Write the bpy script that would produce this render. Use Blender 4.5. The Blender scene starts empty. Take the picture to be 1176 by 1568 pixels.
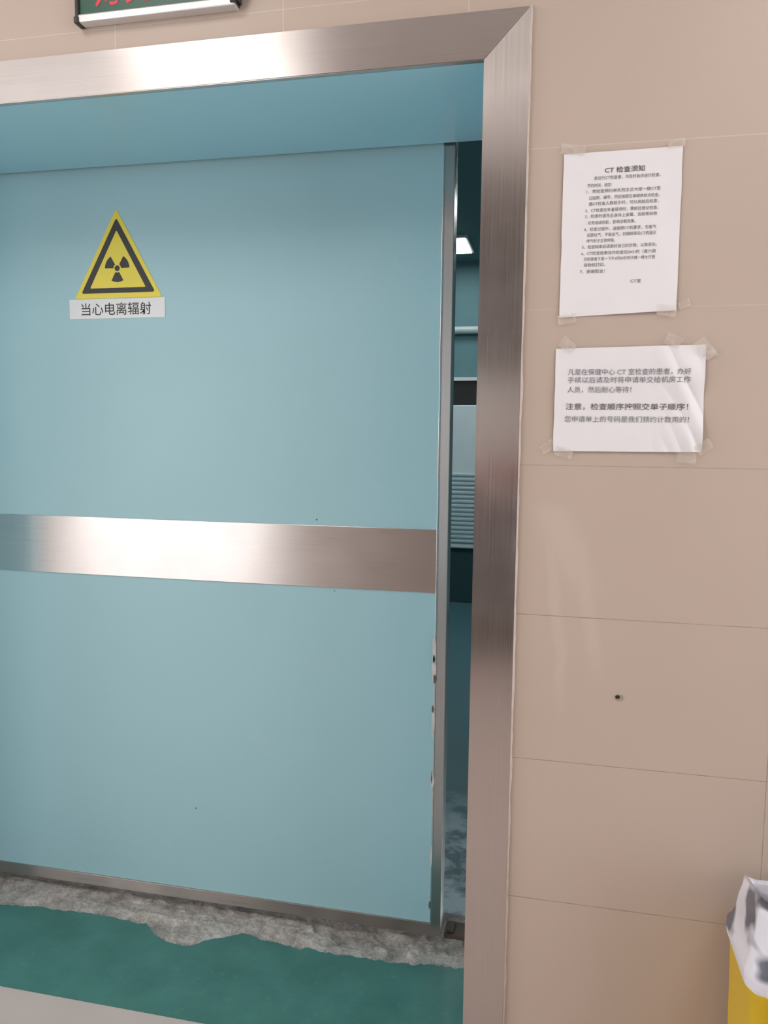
import bpy, bmesh, math, random
from mathutils import Vector, Matrix, noise
random.seed(3)
S=bpy.context.scene
S.view_settings.view_transform='Standard'
S.view_settings.look='None'
COL=S.collection

# ---------------------------------------------------------------- materials
def new_mat(name):
    m=bpy.data.materials.new(name); m.use_nodes=True
    nt=m.node_tree; b=nt.nodes['Principled BSDF']
    return m,nt,b
def N(nt,t,**kw):
    n=nt.nodes.new(t)
    for k,v in kw.items(): setattr(n,k,v)
    return n
def L(nt,a,b): nt.links.new(a,b)
def M(nt,op,a,b=None,c=None,clamp=False):
    n=N(nt,'ShaderNodeMath',operation=op,use_clamp=clamp)
    for i,v in enumerate((a,b,c)):
        if v is None: continue
        if isinstance(v,(int,float)): n.inputs[i].default_value=v
        else: L(nt,v,n.inputs[i])
    return n.outputs[0]
def MIX(nt,f,a,b):
    n=N(nt,'ShaderNodeMix',data_type='RGBA')
    for i,v in ((0,f),(6,a),(7,b)):
        if isinstance(v,(int,float)): n.inputs[i].default_value=v
        elif isinstance(v,tuple): n.inputs[i].default_value=(*v,1)
        else: L(nt,v,n.inputs[i])
    return n.outputs[2]
def NOISE(nt,scale,detail=3,sc=(1,1,1),rough=.5):
    g=N(nt,'ShaderNodeNewGeometry'); mp=N(nt,'ShaderNodeMapping'); mp.inputs['Scale'].default_value=sc
    L(nt,g.outputs['Position'],mp.inputs['Vector'])
    n=N(nt,'ShaderNodeTexNoise'); n.inputs['Scale'].default_value=scale; n.inputs['Detail'].default_value=detail
    n.inputs['Roughness'].default_value=rough
    L(nt,mp.outputs[0],n.inputs['Vector']); return n.outputs['Fac']
def RNG(nt,v,a,b,c,d):
    n=N(nt,'ShaderNodeMapRange')
    for i,x in enumerate((v,a,b,c,d)):
        if isinstance(x,(int,float)): n.inputs[i].default_value=x
        else: L(nt,x,n.inputs[i])
    return n.outputs[0]
def BUMP(nt,b,h,st,dist=.002):
    n=N(nt,'ShaderNodeBump'); n.inputs['Strength'].default_value=st; n.inputs['Distance'].default_value=dist
    L(nt,h,n.inputs['Height']); L(nt,n.outputs[0],b.inputs['Normal'])
def simple(name,c,rough=.5,metal=0,var=.06,scale=8,bump=0,spec=.5):
    m,nt,b=new_mat(name)
    f=NOISE(nt,scale,4)
    L(nt,MIX(nt,f,tuple(x*(1-var) for x in c),tuple(min(1,x*(1+var)) for x in c)),b.inputs['Base Color'])
    b.inputs['Roughness'].default_value=rough; b.inputs['Metallic'].default_value=metal
    b.inputs['Specular IOR Level'].default_value=spec
    if bump: BUMP(nt,b,NOISE(nt,scale*10,3),bump)
    return m
def emit(name,c,s):
    m,nt,b=new_mat(name)
    b.inputs['Base Color'].default_value=(*c,1); b.inputs['Emission Color'].default_value=(*c,1)
    b.inputs['Emission Strength'].default_value=s; return m
def steel(name,tang,sc,c=(.68,.625,.60),rough=.29,aniso=.9):
    m,nt,b=new_mat(name)
    f=NOISE(nt,1,3,sc); g=NOISE(nt,2.3,3)
    col=MIX(nt,f,tuple(x*.90 for x in c),tuple(x*1.07 for x in c))
    col=MIX(nt,RNG(nt,g,.45,.75,0,.18),col,(.45,.39,.36))
    # scattered smudges / handling marks
    k=NOISE(nt,9,3,rough=.5)
    L(nt,col,b.inputs['Base Color']); b.inputs['Metallic'].default_value=1
    L(nt,M(nt,'ADD',RNG(nt,f,.2,.8,rough-.03,rough+.03),RNG(nt,k,.45,.85,0,.05)),b.inputs['Roughness'])
    b.inputs['Anisotropic'].default_value=aniso
    t=N(nt,'ShaderNodeCombineXYZ')
    for i in range(3): t.inputs[i].default_value=tang[i]
    L(nt,t.outputs[0],b.inputs['Tangent'])
    BUMP(nt,b,f,.018,.0002)
    return m
steel_h=steel('steel_brushed_horizontal',(0,0,1),(3,30,1100))
steel_v=steel('steel_brushed_vertical',(1,0,0),(1100,30,3),rough=.225,aniso=.82)
steel_edge=steel('steel_edge',(1,0,0),(500,30,4),(.50,.48,.46),.36)
caulk_m=simple('caulk',(.56,.48,.43),.6,var=.25,scale=30,bump=.3)

# tiled wall
GZ=.1165
def wall_mat(name,base=(.525,.422,.352)):
    m,nt,b=new_mat(name)
    g=N(nt,'ShaderNodeNewGeometry'); s=N(nt,'ShaderNodeSeparateXYZ'); L(nt,g.outputs['Position'],s.inputs[0])
    x,z=s.outputs[0],s.outputs[2]
    def line(v,off,per,w):
        fr=M(nt,'FRACT',M(nt,'ADD',M(nt,'DIVIDE',M(nt,'SUBTRACT',v,off),per),50.5))
        d=M(nt,'ABSOLUTE',M(nt,'SUBTRACT',fr,.5))
        return M(nt,'LESS_THAN',d,w/per)
    hz=line(z,GZ,.3,.0009)
    right=M(nt,'GREATER_THAN',x,-.1)
    va=M(nt,'MULTIPLY',line(x,.413,.6,.0009),right)
    vb=M(nt,'MULTIPLY',line(x,-.191,.372,.0012),M(nt,'SUBTRACT',1,right))
    gr=M(nt,'MAXIMUM',hz,M(nt,'MAXIMUM',va,vb))
    n1=NOISE(nt,1.8,4)
    n2=NOISE(nt,35,2)
    col=MIX(nt,n1,tuple(c*.94 for c in base),tuple(min(1,c*1.06) for c in base))
    # dried wipe smears
    def smear(x0,z0,x1,z1,w):
        t=M(nt,'DIVIDE',M(nt,'SUBTRACT',z,z0),z1-z0)
        xc=M(nt,'ADD',M(nt,'MULTIPLY',t,x1-x0),x0)
        xc=M(nt,'ADD',xc,M(nt,'MULTIPLY',M(nt,'SUBTRACT',NOISE(nt,9,2),.5),.03))
        d=M(nt,'ABSOLUTE',M(nt,'SUBTRACT',x,xc))
        a=RNG(nt,d,w*.3,w,1,0)
        e=M(nt,'MULTIPLY',RNG(nt,t,0,.12,0,1),RNG(nt,t,.75,1,1,0))
        return M(nt,'MULTIPLY',a,e)
    sm=M(nt,'MAXIMUM',smear(-.01,1.19,.03,.80,.015),smear(.045,1.19,.09,.88,.022))
    sm=M(nt,'MAXIMUM',sm,smear(-.02,1.25,.07,1.05,.05))
    col=MIX(nt,M(nt,'MULTIPLY',sm,.13),col,(.74,.68,.62))
    lowz=RNG(nt,z,1.2,1.7,0,1)
    gcol=MIX(nt,lowz,(.30,.25,.21),(.62,.55,.49))
    col=MIX(nt,M(nt,'MULTIPLY',gr,RNG(nt,n2,.3,.6,.45,.95)),col,gcol)
    L(nt,col,b.inputs['Base Color'])
    L(nt,RNG(nt,n1,.3,.7,.34,.46),b.inputs['Roughness'])
    BUMP(nt,b,M(nt,'ADD',M(nt,'MULTIPLY',gr,-1),M(nt,'MULTIPLY',NOISE(nt,3,2),.15)),.25,.002)
    return m
wall_m=wall_mat('wall_tiles')
wall_plain=simple('wall_corridor_paint',(.20,.16,.14),.6,var=.08,scale=2)

def door_mat(name,c,rough=.42):
    m,nt,b=new_mat(name)
    f=NOISE(nt,2.0,4); g=NOISE(nt,7,6,rough=.75)
    col=MIX(nt,f,tuple(x*.97 for x in c),tuple(x*1.03 for x in c))
    col=MIX(nt,RNG(nt,g,.62,.78,0,.10),col,(.62,.72,.74))
    L(nt,col,b.inputs['Base Color'])
    L(nt,RNG(nt,NOISE(nt,3,4),.3,.7,rough-.04,rough+.06),b.inputs['Roughness'])
    BUMP(nt,b,NOISE(nt,160,2),.06,.0006)
    return m
door_m=door_mat('door_paint_blue',(.35,.565,.615),.44)
lining_m=door_mat('lining_paint_blue',(.37,.65,.74),.33)

def floor_paint():
    m,nt,b=new_mat('floor_teal_paint')
    f=NOISE(nt,7,5,rough=.65); g=NOISE(nt,40,3)
    col=MIX(nt,RNG(nt,f,.35,.7,0,1),(.04,.145,.125),(.062,.20,.175))
    col=MIX(nt,RNG(nt,g,.62,.75,0,.3),col,(.15,.27,.25))
    L(nt,col,b.inputs['Base Color']); b.inputs['Roughness'].default_value=.42
    BUMP(nt,b,f,.15,.004); return m
def concrete():
    m,nt,b=new_mat('broken_concrete')
    f=NOISE(nt,14,7,rough=.75); g=NOISE(nt,140,4)
    col=MIX(nt,RNG(nt,f,.35,.62,0,1),(.26,.235,.215),(.56,.52,.485))
    col=MIX(nt,RNG(nt,g,.52,.7,0,.6),col,(.20,.18,.165))
    col=MIX(nt,RNG(nt,NOISE(nt,60,3),.62,.72,0,.5),col,(.66,.64,.60))
    L(nt,col,b.inputs['Base Color']); b.inputs['Roughness'].default_value=.95
    b.inputs['Specular IOR Level'].default_value=.2
    BUMP(nt,b,M(nt,'ADD',f,M(nt,'MULTIPLY',g,.4)),.8,.008); return m
def inner_floor():
    m,nt,b=new_mat('floor_inner_paint_glare')
    f=NOISE(nt,6,6,rough=.7); g=N(nt,'ShaderNodeNewGeometry'); s=N(nt,'ShaderNodeSeparateXYZ'); L(nt,g.outputs['Position'],s.inputs[0])
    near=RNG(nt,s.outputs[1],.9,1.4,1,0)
    glare=M(nt,'MULTIPLY',RNG(nt,f,.42,.56,0,1),near)  # pale reflected-light patches, mottled into the colour near the door
    col=MIX(nt,glare,(.06,.15,.175),(.50,.64,.70)); L(nt,col,b.inputs['Base Color'])
    b.inputs['Roughness'].default_value=.4; return m

# ---------------------------------------------------------------- geometry helpers
def finish(name,bm,mat,parent=None,smooth=False):
    me=bpy.data.meshes.new(name); bmesh.ops.recalc_face_normals(bm,faces=bm.faces)
    bm.to_mesh(me); bm.free()
    ob=bpy.data.objects.new(name,me); COL.objects.link(ob)
    for m in (mat if isinstance(mat,(list,tuple)) else [mat]): me.materials.append(m)
    if smooth:
        for p in me.polygons: p.use_smooth=True
    if parent: ob.parent=parent
    return ob
def add_box(bm,x0,x1,y0,y1,z0,z1,mi=0,bev=0):
    r=bmesh.ops.create_cube(bm,size=1)
    vs=r['verts']
    for v in vs: v.co=Vector(((x0+x1)/2+v.co.x*(x1-x0),(y0+y1)/2+v.co.y*(y1-y0),(z0+z1)/2+v.co.z*(z1-z0)))
    fs={f for v in vs for f in v.link_faces}
    for f in fs: f.material_index=mi
    if bev:
        es=list({e for v in vs for e in v.link_edges})
        bmesh.ops.bevel(bm,geom=es,offset=bev,segments=2,affect='EDGES',profile=.5)
def box(name,x0,x1,y0,y1,z0,z1,mat,parent=None,bev=0):
    bm=bmesh.new(); add_box(bm,x0,x1,y0,y1,z0,z1,0,bev); return finish(name,bm,mat,parent)
def empty(name,loc=(0,0,0)):
    e=bpy.data.objects.new(name,None); COL.objects.link(e); e.empty_display_size=.05; return e
def prism(name,pts,y0,y1,mat,parent=None,bev=0):
    """polygon in XZ extruded between y0 (front) and y1"""
    bm=bmesh.new()
    a=[bm.verts.new((p[0],y0,p[1])) for p in pts]; b=[bm.verts.new((p[0],y1,p[1])) for p in pts]
    bm.faces.new(a); bm.faces.new(b[::-1]); n=len(pts)
    for i in range(n): bm.faces.new((a[i],b[i],b[(i+1)%n],a[(i+1)%n]))
    if bev:
        es=[e for e in bm.edges if all(v in a for v in e.verts)]
        bmesh.ops.bevel(bm,geom=es,offset=bev,segments=2,affect='EDGES')
    return finish(name,bm,mat,parent)
def text_mesh(name,s,x,z,w,h,yfun,mat,parent,bold=0):
    cu=bpy.data.curves.new(name+'_c','FONT'); cu.body=s; cu.size=1; cu.resolution_u=2; cu.offset=bold
    t=bpy.data.objects.new(name+'_t',cu); COL.objects.link(t)
    bpy.context.view_layer.update()
    dg=bpy.context.evaluated_depsgraph_get()
    me=bpy.data.meshes.new_from_object(t.evaluated_get(dg)); bpy.data.objects.remove(t)
    if len(me.vertices)==0: print('EMPTY TEXT',s); return
    xs=[v.co.x for v in me.vertices]; x0,x1=min(xs),max(xs)
    k=w/(x1-x0) if w else h
    for v in me.vertices:
        X=x+(v.co.x-x0)*k; Z=z+v.co.y*h
        v.co=Vector((X,yfun(X,Z),Z))
    me.materials.clear(); me.materials.append(mat)
    ob=bpy.data.objects.new(name,me); COL.objects.link(ob); ob.parent=parent
    return ob

# ---------------------------------------------------------------- key dimensions (metres)
XI,XO=-.159,-.0743      # frame inner / outer right edges
XL=-1.76                # opening left edge
ZI,ZO=2.081,2.169       # frame inner / outer top
TH=.40                  # wall thickness
DY=.415                 # door front plane
CZ=2.95                 # ceiling
# ---------------------------------------------------------------- room shell
box('wall_front_right',XI+.004,3.2,0,TH,0,CZ,wall_m)
box('wall_front_lintel',XL-.004,XI+.004,0,TH,ZI+.012,CZ,wall_m)
box('wall_front_left',-5,XL-.004,0,TH,0,CZ,wall_m)
# reveal lining (painted)
bm=bmesh.new()
add_box(bm,XL,XI,.004,TH,ZI+.001,ZI+.0119)
add_box(bm,XI-.0005,XI+.0035,.004,TH,.003,ZI); add_box(bm,XL-.0035,XL+.0005,.004,TH,.003,ZI)
finish('trim_1',bm,lining_m)
# corridor
box('floor',-5,3.2,-3.4,0.0,-.08,0,simple('floor_corridor',(.50,.425,.395),.3,var=.1,scale=5))
box('ceiling',-5,3.2,-3.4,TH,CZ,CZ+.08,simple('ceiling_paint',(.78,.76,.74),.8))
bm=bmesh.new()
WX0,WX1,WZ0,WZ1=-3.98,-2.08,.1,2.6
add_box(bm,-5,WX0,-3.4,-3.2,0,CZ);add_box(bm,WX1,3.2,-3.4,-3.2,0,CZ)
add_box(bm,WX0,WX1,-3.4,-3.2,0,WZ0);add_box(bm,WX0,WX1,-3.4,-3.2,WZ1,CZ)
finish('wall_corridor',bm,wall_plain)
bm=bmesh.new()
for a,b,c,d in ((WX0,WX0+.05,WZ0,WZ1),(WX1-.05,WX1,WZ0,WZ1),(WX0+.05,WX1-.05,WZ0,WZ0+.05),(WX0+.05,WX1-.05,WZ1-.05,WZ1)):
    add_box(bm,a,b,-3.33,-3.27,c,d)
finish('window_1',bm,simple('window_white',(.75,.74,.72),.4))
# made-up unseen dark door across the corridor, added to shape the steel's reflections
d2=empty('reflection_door'); refl_dark=simple('reflection_dark',(.05,.03,.022),.5,var=.2,scale=6)
bm=bmesh.new()
for a,b in ((-1.50,-.36),(-.355,.80)):
    add_box(bm,a,b,-3.199,-3.16,.002,1.24); add_box(bm,a,b,-3.199,-3.16,1.72,2.62)
    add_box(bm,a,a+.12,-3.199,-3.16,1.24,1.72); add_box(bm,b-.12,b,-3.199,-3.16,1.24,1.72)
finish('reflection_leaves',bm,refl_dark,d2)
bm=bmesh.new()
for a,b in ((-1.38,-.48),(-.235,.68)): add_box(bm,a,b,-3.19,-3.17,1.24,1.72)
finish('reflection_panes',bm,simple('reflection_grey',(.55,.52,.50),.3),d2)
bm=bmesh.new(); add_box(bm,-1.4,-.42,-3.158,-3.13,1.13,1.20,0,.01); add_box(bm,-.29,.7,-3.158,-3.13,1.13,1.20,0,.01)
finish('reflection_bars',bm,simple('reflection_red',(.55,.08,.05),.4),d2)
lampm=emit('lamp_diffuser',(1,.97,.94),7.2)
housing=simple('lamp_housing',(.8,.8,.8),.4)
for i,(lx,ly,sx,sy) in enumerate(((-1.35,-1.55,.5,1.2),(.9,-1.55,.5,1.2),(-3.3,-1.55,.5,1.2))):
    bm=bmesh.new(); add_box(bm,lx-sx/2-.02,lx+sx/2+.02,ly-sy/2-.02,ly+sy/2+.02,CZ-.03,CZ,0)
    add_box(bm,lx-sx/2,lx+sx/2,ly-sy/2,ly+sy/2,CZ-.034,CZ-.0302,1)
    finish('ceiling_lamp' if i==0 else 'ceiling_lamp.%03d'%i,bm,[housing,lampm])

# ---------------------------------------------------------------- threshold floor
paint=floor_paint()
edge=[(-1.9,.29),(-1.70,.30),(-1.542,.293),(-1.48,.300),(-1.421,.305),(-1.339,.309),(-1.25,.318),(-1.154,.312),(-1.10,.306),(-1.065,.297),(-1.035,.27),(-1.011,.252),(-.96,.243),(-.922,.247),(-.88,.285),(-.852,.301),(-.807,.329),(-.74,.320),(-.70,.312),(-.649,.309),(-.628,.298),(-.615,.312),(-.55,.305),(-.45,.308),(-.38,.312),(-.312,.315),(-.25,.322),(-.19,.33),(XI+.02,.332)]
pts=[]
for (a,b) in zip(edge[:-1],edge[1:]):
    for k in range(8):
        t=k/8; x=a[0]*(1-t)+b[0]*t; y=a[1]*(1-t)+b[1]*t
        pts.append((x,y+.010*noise.noise(Vector((x*30,y*5,1)))+.008*noise.noise(Vector((x*90,0,4)))))
pts=[p for p in pts if XL<=p[0]<=XI]
pts=[(XL,pts[0][1])]+pts+[(XI,pts[-1][1])]
bm=bmesh.new()
poly=[(XL,0.0)]+pts+[(XI,0.0)]
lo=[bm.verts.new((p[0],p[1],-.020)) for p in poly]; hi=[bm.verts.new((p[0],p[1],0.001)) for p in poly]
bm.faces.new(hi); bm.faces.new(lo[::-1])
for i in range(len(poly)): bm.faces.new((lo[i],lo[(i+1)%len(poly)],hi[(i+1)%len(poly)],hi[i]))
bmesh.ops.triangulate(bm,faces=[f for f in bm.faces if len(f.verts)>4])
finish('floor_threshold_paint',bm,paint)
bm=bmesh.new()
nx,ny=380,90; g=[]
for j in range(ny+1):
    row=[]
    for i in range(nx+1):
        x=XL+(XI-XL)*i/nx; y=.2+(.56-.2)*j/ny
        # worn top surface with broken-out pits
        p=noise.noise(Vector((x*9,y*11,0)))
        h=-.004+.004*noise.noise(Vector((x*36,y*40,3)))+.0028*noise.noise(Vector((x*110,y*110,3)))
        h-=.014*max(0,min(1,(p-.10)/.08))
        if y<.345: h=min(h,-.0015)
        row.append(bm.verts.new((x,y,h)))
    g.append(row)
for j in range(ny):
    for i in range(nx): bm.faces.new((g[j][i],g[j][i+1],g[j+1][i+1],g[j+1][i]))
finish('floor_threshold_concrete',bm,concrete(),smooth=True)
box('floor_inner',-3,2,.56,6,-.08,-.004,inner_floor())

# ---------------------------------------------------------------- door frame
frame=empty('door_frame')
FY=-.012
prism('post_right',[(XO,0.001),(XO,ZO),(XI,ZI),(XI,0.001)],FY,-.0003,steel_v,frame,.0015)
e=.0007
prism('head',[(XO-e,ZO),(XI-e,ZI),(XL+e,ZI),(XL-.085+e,ZO)],FY,-.0003,steel_h,frame,.0015)
prism('post_left',[(XL,0.001),(XL,ZI),(XL-.085,ZO),(XL-.085,0.001)],FY,-.0003,steel_v,frame,.0015)
# caulk bead
bm=bmesh.new()
def bead(p0,p1,n):
    prev=None
    for i in range(n+1):
        t=i/n; x=p0[0]+(p1[0]-p0[0])*t; z=p0[1]+(p1[1]-p0[1])*t
        w=.0035+.003*noise.noise(Vector((x*12,z*12,7)))+.0012*noise.noise(Vector((x*60,z*60,2)))
        w=max(w,.0012)
        if p0[0]==p1[0]: q=[(x-.001,-.006,z),(x+w*.5,-.005,z),(x+w,-.0003,z)]
        else: q=[(x,-.006,z-.001),(x,-.005,z+w*.5),(x,-.0003,z+w)]
        q=[bm.verts.new(c) for c in q]
        if prev:
            for k in range(2): bm.faces.new((prev[k],q[k],q[k+1],prev[k+1]))
        prev=q
bead((XO,0),(XO,ZO+.004),500); bead((XL-.085,ZO),(XO+.004,ZO),500)
finish('caulk_bead',bm,caulk_m,frame,True)

# ---------------------------------------------------------------- door
door=empty('door_1')
DB=.024
box('leaf',-1.95,-.272,DY,DY+.05,DB,2.13,door_m,door)
box('edge_strip',-.293,-.267,DY-.0045,DY+.054,DB,2.132,steel_edge,door,.002)
box('edge_lip',-.2965,-.2925,DY-.0065,DY+.004,DB+.03,2.13,simple('edge_lip_metal',(.62,.66,.68),.25,1),door,.001)
prism('bottom_strip',[(-1.95,DB-.001),(-.2675,DB-.001),(-.2935,DB+.032),(-1.95,DB+.032)],DY-.0055,DY+.0505,steel('steel_bottom',(0,0,1),(4,30,500),(.50,.44,.41)),door,.0012)
box('steel_band',-1.95,-.2955,DY-.003,DY+.001,.964,1.130,steel_h,door,.0008)
blk=simple('dark_metal',(.03,.03,.03),.5)
scf=simple('scuff_bare',(.13,.10,.085),.8,var=.4,scale=60); scl=simple('scuff_filler',(.60,.57,.53),.8,var=.3,scale=60)
def chip(x,z,w,h,mat,y,k=14):
    bm=bmesh.new(); vs=[]
    for i in range(k):
        a=i/k*6.2832; r=1+.55*noise.noise(Vector((math.cos(a)*2+z*9,math.sin(a)*2,z*31)))
        vs.append(bm.verts.new((x+w*r*math.cos(a),y,z+h*r*math.sin(a))))
    bm.faces.new(vs); finish('paint_chip',bm,mat,door)
for x,z,w,h,mm in ((-.2975,.765,.0060,.034,scl),(-.2950,.735,.0035,.013,scf),(-.2975,.82,.0045,.035,scl),(-.2985,.655,.0030,.010,scf),(-.297,.46,.0055,.020,scl),(-.2985,.47,.0015,.016,scf),(-.2965,.25,.003,.03,scl),(-.298,.11,.003,.012,scf),(-.2975,.62,.004,.04,scl)):
    chip(x,z,w,h,mm,DY-.0070 if mm is scf else DY-.0067)
chip(-.98,.30,.003,.002,scf,DY-.0004); chip(-.62,1.145,.0025,.0018,scf,DY-.0004); chip(-.57,.955,.002,.0015,scf,DY-.0004)
bm=bmesh.new(); add_box(bm,-.262,-.18,DY+.03,DY+.09,-.004,.010,0,.002); add_box(bm,-.256,-.236,DY+.035,DY+.08,.010,.018,0,.002)
finish('door_floor_guide',bm,simple('guide_brown',(.09,.06,.045),.6))

# ---------------------------------------------------------------- warning sign
sign=empty('radiation_warning_sign')
yel=simple('sign_yellow',(.80,.66,.06),.4,var=.04); blks=simple('sign_black',(.02,.02,.018),.45); wht=simple('sign_white',(.76,.77,.78),.45,var=.03)
def tri(cx,z0,z1,hw,r,n=5):
    P=[Vector((cx-hw,z0)),Vector((cx+hw,z0)),Vector((cx,z1))]; out=[]
    for i in range(3):
        p=P[i]; a=(P[i-1]-p).normalized(); b=(P[(i+1)%3]-p).normalized()
        for k in range(n+1):
            t=k/n; q0=p+a*r; q1=p+b*r
            out.append(tuple((1-t)**2*q0+2*t*(1-t)*p+t*t*q1))
    return out
cx=-1.190
prism('backing',tri(cx,1.7375,1.975,.132,.008),DY-.0012,DY-.0002,yel,sign)
prism('black_triangle',tri(cx,1.7515,1.951,.1115,.008),DY-.0016,DY-.0011,blks,sign)
prism('inner_triangle',tri(cx,1.765,1.918,.084,.004),DY-.0020,DY-.0015,yel,sign)
bm=bmesh.new(); tz=1.817
def ring_sector(r0,r1,a0,a1,n):
    for k in range(n):
        q=[]
        for a,r in ((k,r0),(k,r1),(k+1,r1),(k+1,r0)):
            an=math.radians(a0+(a1-a0)*a/n); q.append(bm.verts.new((cx+r*math.cos(an),DY-.0023,tz+r*math.sin(an))))
        bm.faces.new(q)
for c in (30,150,270): ring_sector(.0115,.037,c-29,c+29,12)
ring_sector(.0004,.0078,0,360,28)
finish('trefoil',bm,blks,sign)
box('label_plate',-1.340,-1.050,DY-.0014,DY-.0002,1.683,1.7365,wht,sign,.0003)
text_mesh('label_text','当心电离辐射',-1.303,1.695,.212,.036,lambda x,z:DY-.0018,blks,sign,.004)

# ---------------------------------------------------------------- papers
def paper_mat(name):
    m,nt,b=new_mat(name)
    f=NOISE(nt,5,3)
    L(nt,MIX(nt,f,(.78,.755,.775),(.84,.82,.835)),b.inputs['Base Color']); b.inputs['Roughness'].default_value=.45
    BUMP(nt,b,NOISE(nt,14,4),.4,.004); return m
pm=paper_mat('paper_white'); ink=simple('ink',(.12,.11,.13),.7); ink2=simple('ink_grey',(.20,.20,.22),.7)
def tape_mat():
    m,nt,b=new_mat('clear_tape'); b.inputs['Base Color'].default_value=(.74,.67,.60,1); b.inputs['Roughness'].default_value=.25
    L(nt,RNG(nt,NOISE(nt,60,3),.3,.7,.18,.46),b.inputs['Alpha']); return m
tm=tape_mat()
def sheet(name,c,fun,parent,nu=40,nv=48):
    bm=bmesh.new(); g=[]
    (ax,az),(bx,bz),(cx_,cz_),(dx,dz)=c # tl,tr,br,bl
    for j in range(nv+1):
        v=j/nv; r=[]
        for i in range(nu+1):
            u=i/nu
            x=(1-v)*((1-u)*ax+u*bx)+v*((1-u)*dx+u*cx_); z=(1-v)*((1-u)*az+u*bz)+v*((1-u)*dz+u*cz_)
            x+=.0012*noise.noise(Vector((z*20,u*2,3))) if i in (0,nu) else 0
            r.append(bm.verts.new((x,fun(x,z),z)))
        g.append(r)
    for j in range(nv):
        for i in range(nu): bm.faces.new((g[j][i],g[j][i+1],g[j+1][i+1],g[j+1][i]))
    return finish(name,bm,pm,parent,True)
def tape(parent,x,z,w,h,ang,y=-.0055):
    bm=bmesh.new(); ca,sa=math.cos(math.radians(ang)),math.sin(math.radians(ang)); g=[]
    for j in range(5):
        r=[]
        for i in range(9):
            u=(i/8-.5)*w; v=(j/4-.5)*h
            if i in (0,8): u+=random.uniform(-.001,.001)
            r.append(bm.verts.new((x+u*ca-v*sa,y-.0006*abs(noise.noise(Vector((u*80,v*80,x*10)))),z+u*sa+v*ca)))
        g.append(r)
    for j in range(4):
        for i in range(8): bm.faces.new((g[j][i],g[j][i+1],g[j+1][i+1],g[j+1][i]))
    finish('tape',bm,tm,parent,True)
def f1(x,z):
    d=.0030+.0024*noise.noise(Vector((x*9,z*7,1)))+.0008*noise.noise(Vector((x*30,z*22,5)))
    e=max(0,(1.66-z)/.06)*max(0,min(1,(x+.0)/.2)); d+=.004*e*math.sin(max(0,x)*14)
    return -max(d,.0008)
p1=empty('paper_notice')
sheet('sheet',((-.0055,1.9015),(.2065,1.9035),(.2080,1.6090),(-.0045,1.6005)),f1,p1,60,70)
def X1(u): return -.005+(u-860)/181*.212
def Z1(v): return 1.902-(v-231)/251*.298
ty1=lambda x,z:f1(x,z)-.0007
text_mesh('heading','CT 检查须知',X1(924),Z1(263),.0715,.0115,ty1,ink,p1,.010)
lines=[(908,1009,272,'各位行CT检查者，为及时有序进行检查，'),(898,936,283,'节约时间，请您：'),(897,1010,292,'1、凭检查预约单先到主诊大楼一楼CT登'),
(901,1009,302,'记拍照、编号，然后按照交单顺序依次检查，'),(901,1008,311,'遇CT检查人数较多时，可分其前后检查。'),(896,1008,321,'2、CT检查往年者现场时，需前往登记检查。'),
(896,1006,330,'3、检查时请先去身体上金属、去除等杂物'),(901,974,340,'以免造成伪影，影响诊断效果。'),(895,1006,350,'4、检查过程中，请按照CT机要求，先吸气'),
(900,1006,359,'后屏住气，不能出气。扫描结束后CT机温示'),(900,944,368,'呼气时才正常呼吸。'),(893,1008,377,'5、检查结束后请拿好自己的衣物，以免丢失。'),
(892,1006,387,'6、CT检查结果完作检查后24小时（周六周'),(897,1006,396,'日检查者于周一下午1时30分到大楼一楼大厅登'),(897,930,405,'自助机打印。'),(891,930,415,'7、谢谢配合！'),(970,986,432,'CT室')]
for u0,u1,v,s in lines: text_mesh('line',s,X1(u0),Z1(v+1),(u1-u0)/181*.212,.0074,ty1,ink,p1,.0)
tape(p1,.012,1.909,.045,.018,-8); tape(p1,.195,1.908,.03,.014,10); tape(p1,.010,1.597,.035,.018,10); tape(p1,.190,1.609,.034,.020,-8,-.0075); tape(p1,.222,1.620,.022,.014,20,-.003)
def f2(x,z):
    d=.0034+.0024*noise.noise(Vector((x*8,z*10,9)))
    r=max(0,min(1,(x-.12)/.12))
    d+=r*.0060*abs(noise.noise(Vector((x*26+z*10,z*7,2))))*2
    d+=.003*max(0,(x-.2)/.06)*math.sin(z*60)
    return -max(d,.0008)
p2=empty('paper_notice.001')
sheet('sheet',((-.0090,1.5415),(.2635,1.5460),(.2645,1.3465),(-.0080,1.3445)),f2,p2,160,110)
def X2(u): return -.0085+(u-849)/228*.272
def Z2(v): return 1.543-(v-532)/159*.198
ty2=lambda x,z:f2(x,z)-.0011
for u0,u1,v,s,bo in ((869,1056,573,'凡是在保健中心 CT 室检查的患者，办好',0),(869,1056,585,'手续以后请及时将申请单交给机房工作',0),(869,968,600,'人员，然后耐心等待！',0),(867,1054,626,'注意，检查顺序按照交单子顺序！',.005),(866,1056,645,'您申请单上的号码是我们预约计数用的！',0)):
    text_mesh('line',s,X2(u0),Z2(v),(u1-u0)/228*.272,.0128 if bo==0 else .0135,ty2,ink2 if bo==0 else ink,p2,bo)
tape(p2,.012,1.548,.03,.022,-40); tape(p2,.205,1.553,.03,.022,-25); tape(p2,.262,1.538,.040,.022,-50,-.009); tape(p2,.272,1.527,.026,.014,20,-.003)
tape(p2,-.018,1.353,.03,.018,35,-.003); tape(p2,.012,1.342,.034,.018,-15); tape(p2,.268,1.357,.030,.02,35,-.007); tape(p2,.238,1.336,.035,.020,-5,-.008)

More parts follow.
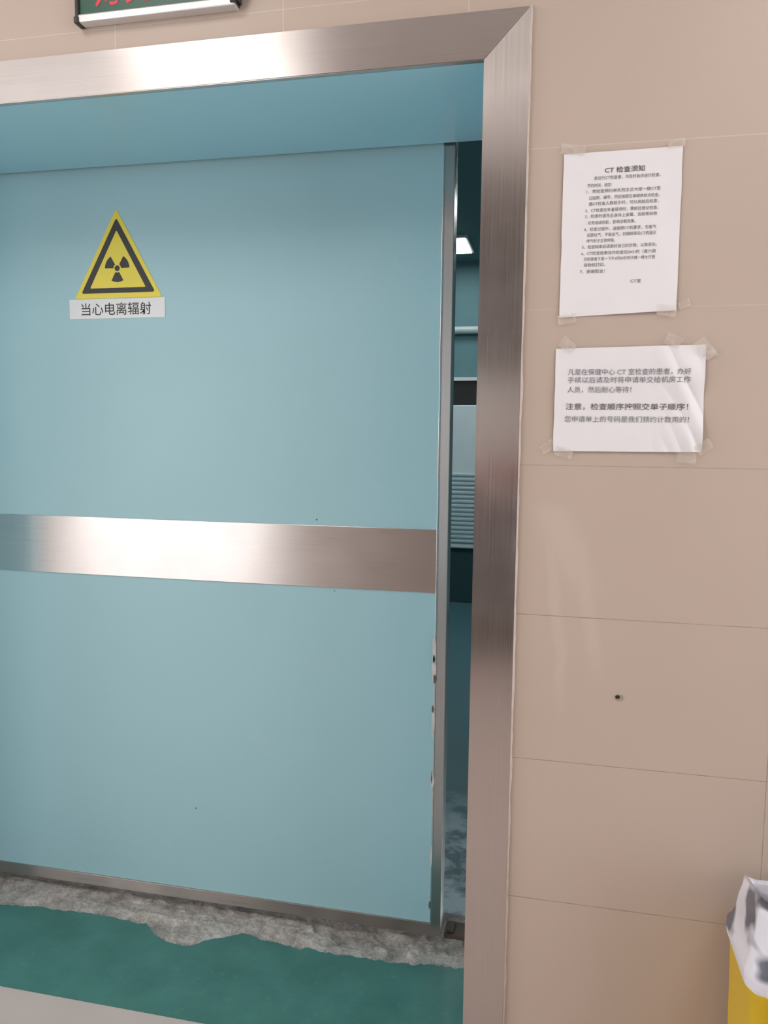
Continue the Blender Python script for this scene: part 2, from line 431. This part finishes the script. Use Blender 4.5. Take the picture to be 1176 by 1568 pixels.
# anchor hole in wall
h=empty('wall_anchor_hole')
bm=bmesh.new(); vs=[]
for k in range(18):
    a=k/18*2*math.pi; r=.0085*(1+.5*noise.noise(Vector((math.cos(a)*2,math.sin(a)*2,8)))); vs.append(bm.verts.new((.135+r*math.cos(a),-.0008,.860+r*math.sin(a)*.75)))
bm.faces.new(vs); finish('chipped_edge',bm,simple('hole_plaster',(.36,.29,.24),.9),h)
bm=bmesh.new(); vs=[bm.verts.new((.132+.0045*math.cos(k/14*6.283),-.0014,.861+.0038*math.sin(k/14*6.283))) for k in range(14)]
bm.faces.new(vs); finish('dark_hole',bm,blks,h)

# ---------------------------------------------------------------- green sign above door
gb=empty('green_sign_board')
sx0,sx1,sz0,sz1=-1.012,-.650,2.222,2.42
box('panel',sx0+.004,sx1-.004,-.020,-.002,sz0+.008,sz1-.006,simple('board_green',(.015,.09,.055),.35),gb)
alu=simple('board_aluminium',(.70,.69,.68),.35,.6)
box('bottom_rail',sx0+.006,sx1-.006,-.026,0,sz0,sz0+.016,alu,gb,.003); box('top_rail',sx0+.006,sx1-.006,-.026,0,sz1-.012,sz1,alu,gb,.003)
box('left_rail',sx0,sx0+.008,-.026,0,sz0+.01,sz1-.01,blk,gb,.002); box('right_rail',sx1-.008,sx1,-.026,0,sz0+.01,sz1-.01,blk,gb,.002)
for i,(a,c) in enumerate(((sx0-.002,sz0-.002),(sx1-.016,sz0+.004),(sx0-.002,sz1-.016),(sx1-.016,sz1-.016))): box('corner_%d'%i,a,a+.012,-.029,0,c,c+.014,blk,gb,.003)
# short black cable looping at the right end of the board
cu=bpy.data.curves.new('cable','CURVE'); cu.dimensions='3D'; cu.bevel_depth=.003; cu.bevel_resolution=3
sp=cu.splines.new('NURBS'); P=[(sx1-.02,-.022,sz0+.02),(sx1+.004,-.02,sz0+.012),(sx1+.010,-.012,sz0+.035),(sx1+.004,-.008,sz0+.09),(sx1+.006,-.006,sz1)]
sp.points.add(len(P)-1)
for p,c in zip(sp.points,P): p.co=(*c,1)
sp.use_endpoint_u=True; sp.order_u=3
ob=bpy.data.objects.new('cable',cu); COL.objects.link(ob); cu.materials.append(blk); ob.parent=gb
red=simple('sign_red',(.75,.03,.06),.4)
text_mesh('text_line_low','灯亮勿入',sx0+.045,2.257,.27,.066,lambda x,z:-.0206,red,gb,.01)
text_mesh('text_line_high','射线有害',sx0+.045,2.340,.27,.066,lambda x,z:-.0206,red,gb,.01)

# ---------------------------------------------------------------- waste bin
bn=empty('waste_bin')
bx0,bx1,by0,by1=.346,.640,-.245,-.035
def rr(x0,x1,y0,y1,r,n=10):
    out=[]
    for cxx,cyy,a0 in ((x1-r,y1-r,0),(x0+r,y1-r,90),(x0+r,y0+r,180),(x1-r,y0+r,270)):
        for k in range(n+1):
            a=math.radians(a0+90*k/n); out.append((cxx+r*math.cos(a),cyy+r*math.sin(a)))
    return out
def loft(name,rings,mat,parent,cap0=True,smooth=True):
    bm=bmesh.new(); R=[[bm.verts.new(p) for p in r] for r in rings]; n=len(R[0])
    for a,b in zip(R[:-1],R[1:]):
        for i in range(n): bm.faces.new((a[i],a[(i+1)%n],b[(i+1)%n],b[i]))
    if cap0: bm.faces.new(R[0][::-1])
    return finish(name,bm,mat,parent,smooth)
def rect_ring(off,z,r=.035): return [(x,y,z) for x,y in rr(bx0-off,bx1+off,by0-off,by1+off,r+off)]
ymat=simple('bin_yellow',(.92,.62,.02),.35,var=.04)
loft('bin_body',[rect_ring(-.016,.001),rect_ring(-.012,.012),rect_ring(-.003,.44),rect_ring(.003,.442),rect_ring(.003,.46),rect_ring(-.003,.46),rect_ring(-.006,.44),rect_ring(-.03,.02)],ymat,bn)
m,nt,b=new_mat('plastic_bag'); f=NOISE(nt,9,2,rough=.4,sc=(1,1,1.6))
L(nt,MIX(nt,RNG(nt,f,.50,.58,0,1),(.76,.75,.82),(.12,.13,.17)),b.inputs['Base Color']); b.inputs['Roughness'].default_value=.25
bagm=m
rings=[]
prof=[(.005,.452),(.0065,.460),(.006,.470),(.001,.480),(-.004,.495),(-.010,.515),(-.016,.535),(-.022,.548),(-.030,.53),(-.034,.50),(-.036,.47),(-.04,.42),(-.05,.36)]
for off,z in prof:
    ring=rr(bx0-off,bx1+off,by0-off,by1+off,.04+off*.8,34); o=[]
    for x,y in ring:
        k=max(0,(z-.462))/.085
        nn=noise.noise(Vector((x*16,y*16,z*9))); n2=noise.noise(Vector((x*45,y*45,z*25)))
        rise=(.03*noise.noise(Vector((x*14,y*14,5)))+ .035*max(0,min(1,(-.05-y)/.08)))*min(1,k)
        a=(.15+k)
        drop=(.004+.012*max(0,nn)+.004*max(0,n2)) if off==.005 else 0
        o.append((x+(.011*nn+.007*n2)*a,min(y+(.011*nn-.007*n2)*a,-.012),z+rise-drop+.008*nn*min(1,k)))
    rings.append(o)
loft('bag_liner',rings,bagm,bn,False)

# ---------------------------------------------------------------- inner CT room
rt=simple('room_blue_grey',(.12,.26,.285),.6)
box('wall_room_back',-3,2,5.1,5.2,0,CZ,rt); box('wall_room_left',-3.1,-3,TH,5.2,0,CZ,rt); box('wall_room_right',2,2.1,TH,5.2,0,CZ,rt)
box('ceiling_room',-3,2,TH,5.2,CZ-.15,CZ-.05,simple('ceil_room',(.12,.24,.26),.7))
cz=CZ-.15; rl=emit('lamp_and_fill_glow',(.95,1,1),17)
for i,(a,b_,c,d_) in enumerate(((-.95,-.68,4.2,4.7),(-.1,.9,3.2,3.6),(-2.2,-1.6,2.6,3.2))):  # first panel is the visible lamp; the other two are added to brighten inside
    bm=bmesh.new()
    add_box(bm,a,b_,c,d_,cz-.02,cz,0); add_box(bm,a+.02,b_-.02,c+.02,d_-.02,cz-.024,cz-.0202,1)
    finish('room_lamp_and_fill' if i==0 else 'room_lamp_and_fill.%03d'%i,bm,[housing,rl])
ac=empty('air_conditioner_cabinet')
cab=simple('cabinet_blue',(.74,.86,.89),.4)
box('body',-1.15,-.35,4.75,5.09,.45,1.61,cab,ac,.01); box('plinth',-1.13,-.37,4.78,5.09,0,.45,simple('plinth',(.025,.07,.08),.5),ac)
bm=bmesh.new()
for k in range(16): add_box(bm,-1.08,-.42,4.738,4.752,.50+k*.036,.518+k*.036,0,.003)
finish('louvres',bm,simple('louvre',(.50,.64,.69),.4),ac)
box('logo',-.64,-.60,4.746,4.7505,1.13,1.14,blks,ac)
mon=empty('wall_display'); box('screen',-1.2,-.3,5.04,5.099,1.63,1.82,blks,mon); box('top_edge',-1.2,-.3,5.02,5.099,1.822,1.85,wht,mon)
bm=bmesh.new(); bmesh.ops.create_cone(bm,segments=20,radius1=.03,radius2=.03,depth=2.4,cap_ends=True,matrix=Matrix.Translation((-.8,5.05,2.24))@Matrix.Rotation(math.pi/2,4,'Y'))
finish('wall_pipe',bm,simple('pipe_white',(.5,.6,.6),.4),None,True)

# ---------------------------------------------------------------- world & camera
w=bpy.data.worlds.new('World'); S.world=w; w.use_nodes=True
bg=w.node_tree.nodes['Background']; bg.inputs[0].default_value=(.985,.985,1,1); bg.inputs[1].default_value=2.9
cam=bpy.data.cameras.new('Camera'); co=bpy.data.objects.new('Camera',cam); COL.objects.link(co)
cam.sensor_fit='HORIZONTAL'; cam.sensor_width=36; cam.lens=36*1200/1176; cam.clip_start=.02
r=Vector((.97643,.21558,.01053)); d=Vector((.03167,-.09491,-.99498)); f=Vector((-.2135,.97186,-.0995))
mt=Matrix.Identity(4)
for i in range(3): mt[i][0]=r[i]; mt[i][1]=-d[i]; mt[i][2]=-f[i]
mt=mt.to_quaternion().to_matrix().to_4x4(); mt.translation=Vector((0,-1.574,1.375))
co.matrix_world=mt; S.camera=co
